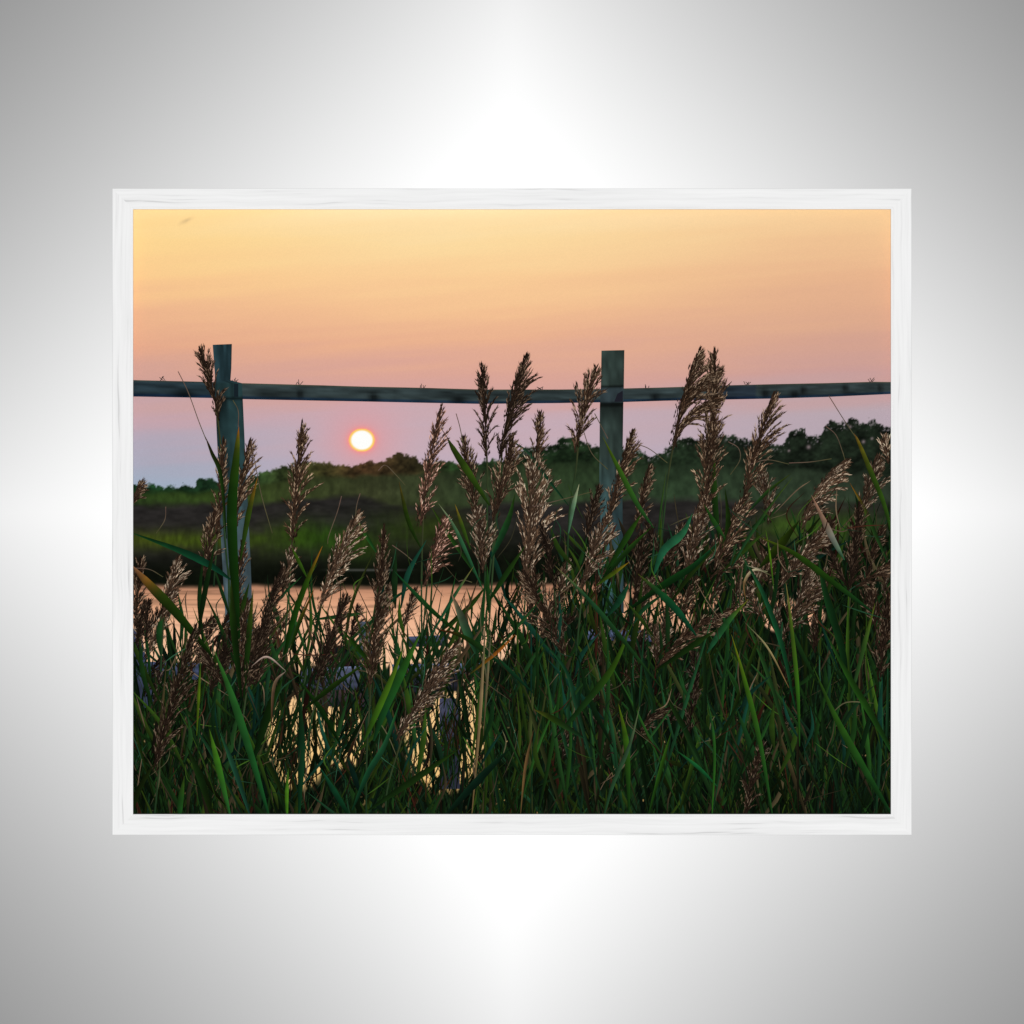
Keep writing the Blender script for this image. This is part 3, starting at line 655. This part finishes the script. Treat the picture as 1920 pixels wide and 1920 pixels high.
# ------------------------------------------------------------------ leaves one can tell apart
O = (150, 84, 24); TAN = (120, 104, 78)
LV = [   # tip -> base, width, colours tip -> base, depth
 ([(240, 997), (330, 1030), (390, 1058), (432, 1087)], 15, [(22, 74, 34), (14, 78, 56), (10, 62, 48)], 2.0),
 ([(244, 1058), (275, 1092), (330, 1150), (398, 1232)], 21, [(112, 88, 74), (104, 76, 50), (92, 72, 24), (38, 62, 14), (28, 58, 12), (20, 52, 10), (14, 36, 8)], 2.3),
 ([(447, 800), (443, 850), (434, 960), (440, 1100), (448, 1210)], 22, [O, (74, 84, 18), (36, 68, 14), (22, 62, 14), (20, 60, 14), (16, 52, 12), (14, 46, 12), (8, 36, 10)], 2.1),
 ([(384, 818), (396, 848), (414, 895), (424, 1010)], 9, [(58, 42, 36), (36, 50, 20), (30, 66, 18), (20, 48, 14)], 2.05),
 ([(482, 896), (466, 960), (450, 1050)], 12, [(120, 84, 20), (44, 74, 18), (28, 60, 16)], 1.95),
 ([(604, 1024), (575, 1090), (548, 1165), (530, 1240)], 13, [(140, 90, 20), (38, 80, 14), (20, 62, 12), (12, 44, 10)], 2.1),
 ([(590, 1102), (560, 1170), (540, 1230)], 8, [(130, 80, 30), (30, 62, 14), (18, 50, 12)], 2.0),
 ([(545, 1024), (558, 1050), (576, 1085)], 8, [(60, 100, 24), (42, 88, 20)], 1.9),
 ([(566, 1080), (540, 1105), (510, 1140)], 5, [(30, 80, 40), (20, 70, 44)], 1.9),
 ([(668, 972), (685, 1002), (708, 1040)], 8, [(72, 104, 30), (40, 100, 38), (24, 84, 40)], 1.8),
 ([(748, 903), (756, 940), (768, 985), (790, 1030)], 9, [(70, 60, 22), (32, 60, 12), (22, 50, 14)], 1.85),
 ([(838, 820), (852, 845), (884, 895), (918, 948)], 15, [(40, 50, 20), (42, 70, 18), (48, 86, 20), (28, 58, 16)], 2.0),
 ([(806, 946), (830, 985), (860, 1030), (905, 1095)], 9, [(66, 100, 30), (36, 82, 26), (22, 66, 28)], 1.85),
 ([(822, 944), (850, 985), (876, 1040), (905, 1105)], 8, [(110, 130, 110), (40, 100, 72), (24, 84, 56)], 1.9),
 ([(853, 945), (866, 985), (882, 1030)], 8, [(110, 96, 30), (50, 84, 22), (34, 70, 20)], 1.8),
 ([(966, 925), (955, 970), (938, 1010), (922, 1045)], 14, [(40, 76, 20), (28, 84, 44), (20, 70, 46)], 2.0),
 ([(986, 1022), (950, 1075), (912, 1135)], 11, [(36, 70, 18), (24, 58, 18), (16, 48, 18)], 1.95),
 ([(1086, 908), (1076, 945), (1066, 1000)], 9, [(160, 180, 160), (92, 142, 122), (54, 112, 92)], 1.9),
 ([(952, 822), (990, 848), (1015, 882), (1066, 948)], 8, [(60, 90, 80), (26, 76, 58), (20, 66, 44)], 1.6),
 ([(1130, 818), (1156, 870), (1195, 945), (1226, 990)], 11, [(84, 104, 22), (54, 104, 24), (36, 92, 36), (26, 76, 40)], 1.95),
 ([(1204, 962), (1175, 1008), (1132, 1082)], 13, [(40, 80, 18), (28, 70, 18), (16, 52, 16)], 1.95),
 ([(1222, 988), (1172, 1038), (1122, 1095)], 11, [(40, 84, 22), (26, 66, 22), (14, 48, 18)], 1.95),
 ([(1180, 1054), (1150, 1075), (1118, 1098)], 9, [(120, 100, 20), (62, 92, 16), (36, 72, 16)], 2.0),
 ([(1299, 962), (1280, 1000), (1245, 1032), (1226, 1078)], 18, [(24, 92, 66), (34, 108, 78), (30, 104, 80), (20, 84, 62)], 2.1),
 ([(1348, 1016), (1300, 1062), (1240, 1100), (1170, 1150)], 15, [(20, 80, 50), (16, 66, 30), (14, 56, 18), (10, 40, 14)], 2.0),
 ([(1196, 1076), (1235, 1110), (1270, 1145), (1306, 1192)], 16, [(60, 70, 24), (20, 76, 40), (14, 76, 50), (10, 62, 44)], 2.1),
 ([(1404, 1124), (1370, 1160), (1345, 1195), (1326, 1225)], 14, [(90, 100, 24), (36, 96, 44), (26, 88, 56), (20, 72, 50)], 2.1),
 ([(1484, 888), (1440, 922), (1398, 966)], 7, [(56, 76, 18), (36, 78, 30), (24, 66, 40)], 1.95),
 ([(1488, 893), (1440, 955), (1400, 1015), (1372, 1065)], 7, [(56, 80, 24), (32, 78, 40), (20, 64, 44)], 1.9),
 ([(1602, 812), (1612, 832), (1636, 890), (1660, 950), (1680, 1030)], 11, [(90, 64, 44), (84, 84, 20), (44, 78, 20), (42, 84, 22), (28, 66, 26)], 2.0),
 ([(1594, 905), (1620, 950), (1644, 1005), (1668, 1060)], 9, [(130, 90, 20), (40, 84, 34), (26, 70, 36)], 1.9),
 ([(1522, 928), (1545, 975), (1562, 1010), (1584, 1050)], 14, [(120, 96, 88), (110, 96, 90), (104, 122, 128), (36, 92, 66)], 2.05),
 ([(1422, 1006), (1490, 1038), (1560, 1090), (1640, 1150)], 13, [(70, 88, 16), (36, 72, 14), (26, 66, 16), (14, 56, 32)], 2.1),
 ([(1500, 975), (1465, 1020), (1425, 1065)], 18, [(30, 56, 12), (38, 62, 10), (26, 48, 10)], 1.6),
 ([(755, 1218), (735, 1270), (700, 1350), (682, 1390)], 13, [(76, 110, 24), (58, 104, 20), (42, 88, 18), (28, 70, 20)], 2.4),
 ([(788, 1188), (760, 1245), (725, 1320), (700, 1390)], 20, [(50, 96, 24), (30, 84, 28), (22, 76, 34), (14, 54, 30)], 2.35),
 ([(752, 1310), (722, 1395), (690, 1450), (660, 1520)], 13, [(32, 92, 44), (28, 92, 62), (20, 76, 52), (12, 56, 36)], 2.45),
 ([(400, 1218), (432, 1300), (465, 1400), (505, 1535)], 17, [(40, 92, 34), (32, 94, 40), (26, 88, 40), (14, 68, 36)], 2.6),
 ([(392, 1368), (408, 1435), (432, 1535)], 14, [(60, 110, 24), (48, 116, 28), (30, 96, 48)], 2.6),
 ([(410, 1370), (438, 1440), (470, 1535)], 11, [(30, 90, 60), (26, 80, 66), (20, 64, 56)], 2.5),
 ([(540, 1440), (537, 1490), (538, 1540)], 8, [(50, 100, 30), (62, 124, 26), (48, 112, 24)], 2.5),
 ([(376, 1228), (372, 1300), (368, 1380)], 6, [(44, 84, 24), (66, 104, 16), (60, 92, 14)], 2.4),
 ([(846, 1112), (862, 1150), (878, 1190), (892, 1226)], 18, [(140, 116, 100), (84, 110, 96), (36, 90, 62), (30, 80, 56)], 2.1),
 ([(912, 1130), (905, 1260), (898, 1370), (884, 1535)], 7, [(40, 62, 44), (104, 100, 80), (112, 102, 78), (92, 84, 58)], 2.2),
 ([(922, 1160), (914, 1270), (906, 1380)], 5, [(50, 62, 50), (92, 92, 76), (70, 66, 48)], 2.15),
 ([(1005, 1190), (1060, 1255), (1082, 1330), (1130, 1500)], 9, [(20, 76, 44), (22, 78, 54), (26, 74, 52), (20, 56, 40)], 2.1),
 ([(1186, 1170), (1150, 1250), (1105, 1310), (1040, 1385)], 15, [(52, 92, 18), (40, 80, 16), (24, 62, 22), (12, 44, 20)], 2.15),
 ([(1040, 1060), (1100, 1120), (1160, 1190), (1240, 1290)], 10, [(90, 96, 60), (28, 80, 52), (24, 66, 34), (20, 50, 20)], 2.15),
 ([(1240, 1290), (1280, 1360), (1320, 1440)], 12, [(26, 52, 16), (22, 56, 22), (18, 52, 28)], 2.1),
 ([(1345, 1180), (1300, 1210), (1230, 1258)], 13, [(30, 58, 18), (20, 48, 14), (14, 36, 10)], 2.12),
 ([(1372, 1190), (1398, 1280), (1425, 1390), (1450, 1535)], 11, [(96, 110, 16), (52, 104, 20), (36, 94, 30), (24, 76, 34)], 2.3),
 ([(1385, 1030), (1430, 1110), (1468, 1215), (1492, 1330)], 11, [(44, 92, 60), (24, 92, 60), (20, 88, 56), (16, 66, 36)], 2.2),
 ([(1474, 1090), (1484, 1170), (1496, 1290), (1500, 1400)], 9, [(110, 110, 70), (70, 110, 30), (46, 108, 24), (26, 84, 26)], 2.2),
 ([(1436, 992), (1444, 1040), (1452, 1110)], 4, [(64, 116, 22), (78, 140, 22), (48, 100, 26)], 2.0),
 ([(1545, 1180), (1590, 1265), (1640, 1350), (1690, 1440)], 14, [(30, 76, 34), (34, 88, 24), (30, 82, 24), (20, 64, 30)], 2.3),
 ([(1525, 1250), (1570, 1350), (1620, 1440), (1680, 1540)], 15, [(40, 76, 24), (34, 80, 22), (24, 72, 26), (14, 54, 28)], 2.35),
 ([(1642, 1130), (1620, 1215), (1596, 1310)], 10, [(80, 104, 24), (44, 88, 36), (30, 66, 40)], 2.2),
 ([(1535, 1040), (1548, 1110), (1580, 1220), (1590, 1300)], 16, [(24, 66, 30), (20, 66, 32), (16, 56, 26), (10, 40, 16)], 1.9),
 ([(1250, 1110), (1210, 1140), (1188, 1170)], 9, [(20, 60, 30), (18, 66, 44)], 1.7),
 ([(1180, 1092), (1165, 1122), (1140, 1155)], 14, [(20, 76, 50), (18, 70, 50), (14, 54, 38)], 2.0),
 ([(775, 1098), (730, 1130), (672, 1195)], 8, [(24, 76, 48), (20, 70, 44), (12, 50, 20)], 1.75),
 ([(738, 1070), (775, 1110), (815, 1150), (870, 1195)], 10, [(20, 76, 46), (22, 76, 40), (18, 60, 20), (24, 52, 12)], 1.95),
 ([(888, 1062), (850, 1120), (800, 1205)], 7, [(110, 110, 60), (28, 90, 60), (22, 80, 54)], 2.05),
 ([(640, 1180), (670, 1215), (690, 1240)], 11, [(34, 80, 16), (22, 62, 12)], 2.0),
 ([(820, 1180), (870, 1195), (935, 1240), (1000, 1300)], 12, [(70, 26, 14), (24, 52, 12), (16, 60, 36), (12, 48, 32)], 2.1),
 ([(966, 1190), (930, 1225), (880, 1265)], 7, [(150, 90, 22), (120, 74, 20), (40, 52, 14)], 2.15),
 ([(1088, 1240), (1084, 1300), (1088, 1380)], 9, [(20, 66, 42), (16, 60, 40), (12, 44, 26)], 1.9),
 ([(1160, 1320), (1175, 1400), (1180, 1535)], 12, [(80, 116, 16), (40, 90, 20), (16, 58, 20)], 2.25),
 ([(1200, 1325), (1180, 1400), (1150, 1470), (1130, 1540)], 9, [(90, 110, 84), (44, 82, 60), (36, 80, 56), (26, 70, 46)], 2.3),
 ([(1260, 1370), (1240, 1440), (1215, 1535)], 8, [(50, 104, 22), (44, 104, 24), (24, 70, 22)], 2.3),
 ([(1265, 1405), (1310, 1440), (1345, 1475)], 8, [(24, 80, 40), (20, 100, 56), (18, 92, 52)], 2.2),
 ([(1325, 1300), (1340, 1400), (1335, 1540)], 6, [(30, 80, 46), (36, 100, 36), (40, 110, 30)], 2.2),
 ([(1000, 1330), (1040, 1350), (1095, 1385)], 13, [(70, 80, 24), (34, 66, 16), (22, 66, 44)], 2.15),
 ([(975, 1540), (985, 1440), (1000, 1370)], 6, [(84, 72, 46), (92, 76, 50), (60, 52, 34)], 2.1),
 ([(860, 1405), (780, 1460), (690, 1520)], 14, [(24, 52, 12), (20, 46, 14), (14, 38, 14)], 2.4),
 ([(960, 1400), (900, 1460), (830, 1535)], 16, [(16, 46, 26), (12, 44, 34), (10, 34, 22)], 2.3),
 ([(600, 1440), (630, 1490), (660, 1540)], 12, [(14, 66, 48), (12, 60, 40), (8, 40, 20)], 2.45),
 ([(560, 1275), (600, 1330), (640, 1400)], 10, [(24, 60, 14), (14, 46, 12), (10, 34, 10)], 2.2),
 ([(690, 1240), (620, 1290), (570, 1330)], 11, [(40, 74, 14), (26, 56, 12), (14, 40, 10)], 2.2),
 ([(530, 1270), (505, 1330), (470, 1440)], 18, [(24, 56, 14), (16, 44, 12), (10, 34, 12)], 2.0),
 ([(470, 1250), (500, 1232), (535, 1258)], 4, [(130, 126, 134), (150, 146, 156), (120, 116, 122)], 2.2),
 ([(536, 1258), (514, 1285), (508, 1360)], 7, [(140, 136, 146), (96, 84, 70), (60, 44, 30)], 2.2),
 ([(290, 1430), (260, 1480), (240, 1540)], 12, [(24, 40, 12), (18, 34, 10), (12, 26, 8)], 2.2),
 ([(345, 1455), (338, 1500), (335, 1540)], 13, [(44, 70, 16), (26, 76, 28), (16, 62, 26)], 2.4),
 ([(350, 1400), (375, 1460), (400, 1540)], 16, [(26, 50, 16), (20, 54, 18), (26, 44, 10)], 2.3),
 ([(560, 1290), (565, 1400), (560, 1535)], 15, [(16, 44, 16), (14, 54, 34), (12, 58, 34)], 2.2),
 ([(1645, 1280), (1600, 1330), (1560, 1400)], 9, [(26, 64, 34), (20, 54, 34), (14, 40, 22)], 2.1),
 ([(1400, 1060), (1425, 1068), (1448, 1080)], 4, [(140, 150, 140), (150, 156, 148), (60, 76, 40)], 2.15),
 ([(1400, 1130), (1396, 1095), (1412, 1070), (1440, 1072)], 6, [(80, 60, 34), (100, 86, 60), (150, 156, 146), (110, 130, 104)], 2.1),
 ([(1395, 1165), (1440, 1215), (1480, 1290)], 4, [(80, 100, 80), (120, 124, 96), (110, 90, 60)], 2.35),
 ([(1360, 915), (1366, 985), (1352, 1050)], 12, [(30, 60, 14), (26, 56, 14), (16, 42, 14)], 1.7),
 ([(1340, 850), (1340, 930), (1348, 1010)], 14, [(40, 70, 20), (24, 58, 18), (16, 46, 16)], 1.6),
 ([(1320, 945), (1340, 980), (1360, 1010)], 10, [(30, 76, 24), (26, 72, 30)], 1.8),
 ([(432, 1085), (438, 1180), (452, 1310)], 15, [(44, 66, 18), (22, 56, 14), (12, 40, 12)], 2.08),
 ([(474, 1105), (466, 1190), (456, 1310)], 12, [(60, 70, 20), (26, 58, 16), (14, 42, 12)], 2.06),
 ([(1250, 880), (1240, 950), (1232, 1020)], 4, [(60, 84, 40), (40, 84, 36), (24, 62, 44)], 1.6),
]
assert len(LV) <= 100
for li, (pts, w, cols, z) in enumerate(LV):
    g = .82 if z >= 2.35 else .74
    cols = [np.array(c, float) * (1.1, .97, .82) for c in cols]
    cols = [(c * .9 + c.mean() * .1) * (g if c[1] > c[0] + 8 else .88) for c in cols]
    k = Ink(); k.ribbon(pts, w * .88, cols, z + li * .0017, edge=.30 * (1 if li % 3 else -1), seg=8); k.build('reed_leaf')

# fine stray hairs, leaf tips and stalks over the whole bed
ink = Ink()
hair = [[(333, 696), (352, 735), (372, 790), (386, 825)], [(1555, 742), (1580, 782), (1604, 818)], [(829, 806), (842, 826), (856, 850)], [(446, 800), (446, 770), (436, 750)], [(470, 826), (476, 860), (490, 930), (510, 1000)], [(709, 882), (722, 872), (740, 888), (760, 910)],
        [(1086, 780), (1095, 810), (1110, 850), (1140, 880)], [(1180, 830), (1215, 840), (1252, 868)], [(1366, 828), (1385, 840), (1388, 862), (1370, 890)],
        [(1548, 798), (1568, 815), (1580, 845), (1585, 862)], [(1408, 870), (1440, 862), (1480, 870)], [(675, 925), (668, 950), (665, 990)], [(640, 930), (632, 960), (616, 1005), (614, 1020)],
        [(855, 775), (862, 800), (868, 830)], [(1000, 950), (1040, 940), (1110, 922)], [(1140, 822), (1115, 775)], [(310, 950), (308, 975), (292, 1000)], [(735, 1022), (760, 1040), (780, 1058)],
        [(1480, 868), (1520, 866), (1560, 860)], [(860, 1090), (870, 1088), (885, 1092)], [(250, 1065), (280, 1068), (305, 1082)]]
for h in hair: ink.ribbon(h, 1.5, [(96, 74, 66), (86, 74, 60), (70, 70, 44)], 1.9, prof='flat', seg=6)
for k in range(260):
    x = random.uniform(250, 1670)
    lim = float(np.interp(x, [249, 560, 760, 960, 1300, 1671], [1120, 1100, 1060, 980, 960, 930]))
    y = random.uniform(lim, 1520); L = random.uniform(40, 110); a = random.gauss(.0, .75)
    if in_hole(x, y) and random.random() < .5: continue
    p1 = (x + math.sin(a) * L, y - math.cos(a) * L); pm = ((x + p1[0]) / 2 + random.gauss(0, 9), (y + p1[1]) / 2 + random.gauss(0, 6))
    c = np.array(random.choice([(88, 84, 60), (70, 62, 44), (44, 84, 60), (60, 92, 30), (110, 92, 72), (30, 60, 40), (62, 34, 24)])) * random.uniform(.5, 1.0)
    ink.ribbon([(x, y), pm, p1], random.uniform(1.0, 2.4), [c, c * 1.1], random.uniform(1.5, 2.4), prof='spear', seg=5)
for k in range(170):
    x = random.uniform(250, 1670)
    y = random.uniform(float(np.interp(x, [249, 560, 760, 960, 1300, 1671], [1160, 1150, 1100, 1060, 1040, 1010])), 1500)
    if in_hole(x, y) and random.random() < .75: continue
    L = random.uniform(70, 200); a = random.gauss(.05, .42)
    p1 = (x + math.sin(a) * L, y - math.cos(a) * L)
    if p1[1] < 985: continue
    pm = ((x + p1[0]) / 2 + random.gauss(0, 8), (y + p1[1]) / 2)
    c = np.array(random.choice([(26, 62, 28), (20, 58, 44), (42, 66, 20), (24, 52, 20), (34, 70, 32)])) * random.uniform(.45, .95)
    ink.ribbon([p1, pm, (x, y)], random.uniform(4, 11), [c * 1.1, c, c * .7], random.uniform(1.3, 2.2), edge=.22, seg=6)
for k in range(150):
    x = random.uniform(880, 1680) if random.random() < .78 else random.uniform(245, 560)
    y = random.uniform(1420, 1560); L = random.uniform(180, 400); a = random.gauss(-.06, .30)
    p1 = (x + math.sin(a) * L, y - math.cos(a) * L)
    if p1[1] < float(np.interp(x, [249, 560, 900, 1100, 1671], [1200, 1250, 1130, 1060, 1000])): continue
    pm = (x + math.sin(a) * L * .5 + random.gauss(0, 7), y - L * .5)
    if (in_hole(*p1) or in_hole(*pm)) and random.random() < .7: continue
    c = np.array(random.choice([(34, 72, 26), (28, 66, 38), (48, 76, 22), (26, 58, 24), (34, 68, 30), (56, 64, 32), (66, 58, 36)])) * random.uniform(.4, .9)
    ink.ribbon([p1, pm, (x, y)], random.uniform(3, 9), [c * 1.15, c, c * .6], random.uniform(1.2, 2.1), edge=random.choice([-.3, .3]), seg=6)
for k in range(70):
    x = random.uniform(455, 900); y = random.uniform(1230, 1330); L = random.uniform(90, 215); a = random.gauss(.05, .38)
    p1 = (x + math.sin(a) * L, y - math.cos(a) * L); pm = ((x + p1[0]) / 2 + random.gauss(0, 6), (y + p1[1]) / 2)
    c = np.array(random.choice([(36, 60, 20), (30, 56, 26), (50, 58, 24), (72, 58, 40), (24, 48, 26)])) * random.uniform(.5, .95)
    ink.ribbon([p1, pm, (x, y)], random.uniform(1.8, 7), [c * 1.1, c, c * .7], random.uniform(1.2, 2.0), edge=random.choice([-.3, .3]), seg=5)
ink.build('reed_stalks', 'stray leaf tips, hairs and stalks all over the reed bed', 'stuff')

# ------------------------------------------------------------------ light, world, camera
w = bpy.data.worlds.new('World'); bpy.context.scene.world = w; w.use_nodes = True
w.node_tree.nodes['Background'].inputs['Color'].default_value = (1, 1, 1, 1)
w.node_tree.nodes['Background'].inputs['Strength'].default_value = 0.10
ld = bpy.data.lights.new('studio_lamp', 'AREA'); ld.shape = 'DISK'; ld.size = 0.7
ld.energy = 7965
lo = bpy.data.objects.new('studio_lamp', ld); C.objects.link(lo)
lo.location = (0, -30.0, 0); lo.rotation_euler = (math.pi / 2, 0, 0)

cd = bpy.data.cameras.new('camera'); cam = bpy.data.objects.new('camera', cd); C.objects.link(cam)
cam.location = (0, -12.022, 0); cam.rotation_euler = (math.pi / 2, 0, 0)
cd.sensor_width = 36; cd.lens = 36 * 12.0 / (1920 * S); cd.clip_end = 100
sc = bpy.context.scene
sc.camera = cam
sc.view_settings.view_transform = 'Standard'; sc.view_settings.look = 'None'
sc.view_settings.exposure = 0; sc.view_settings.gamma = 1; sc.view_settings.use_curve_mapping = False
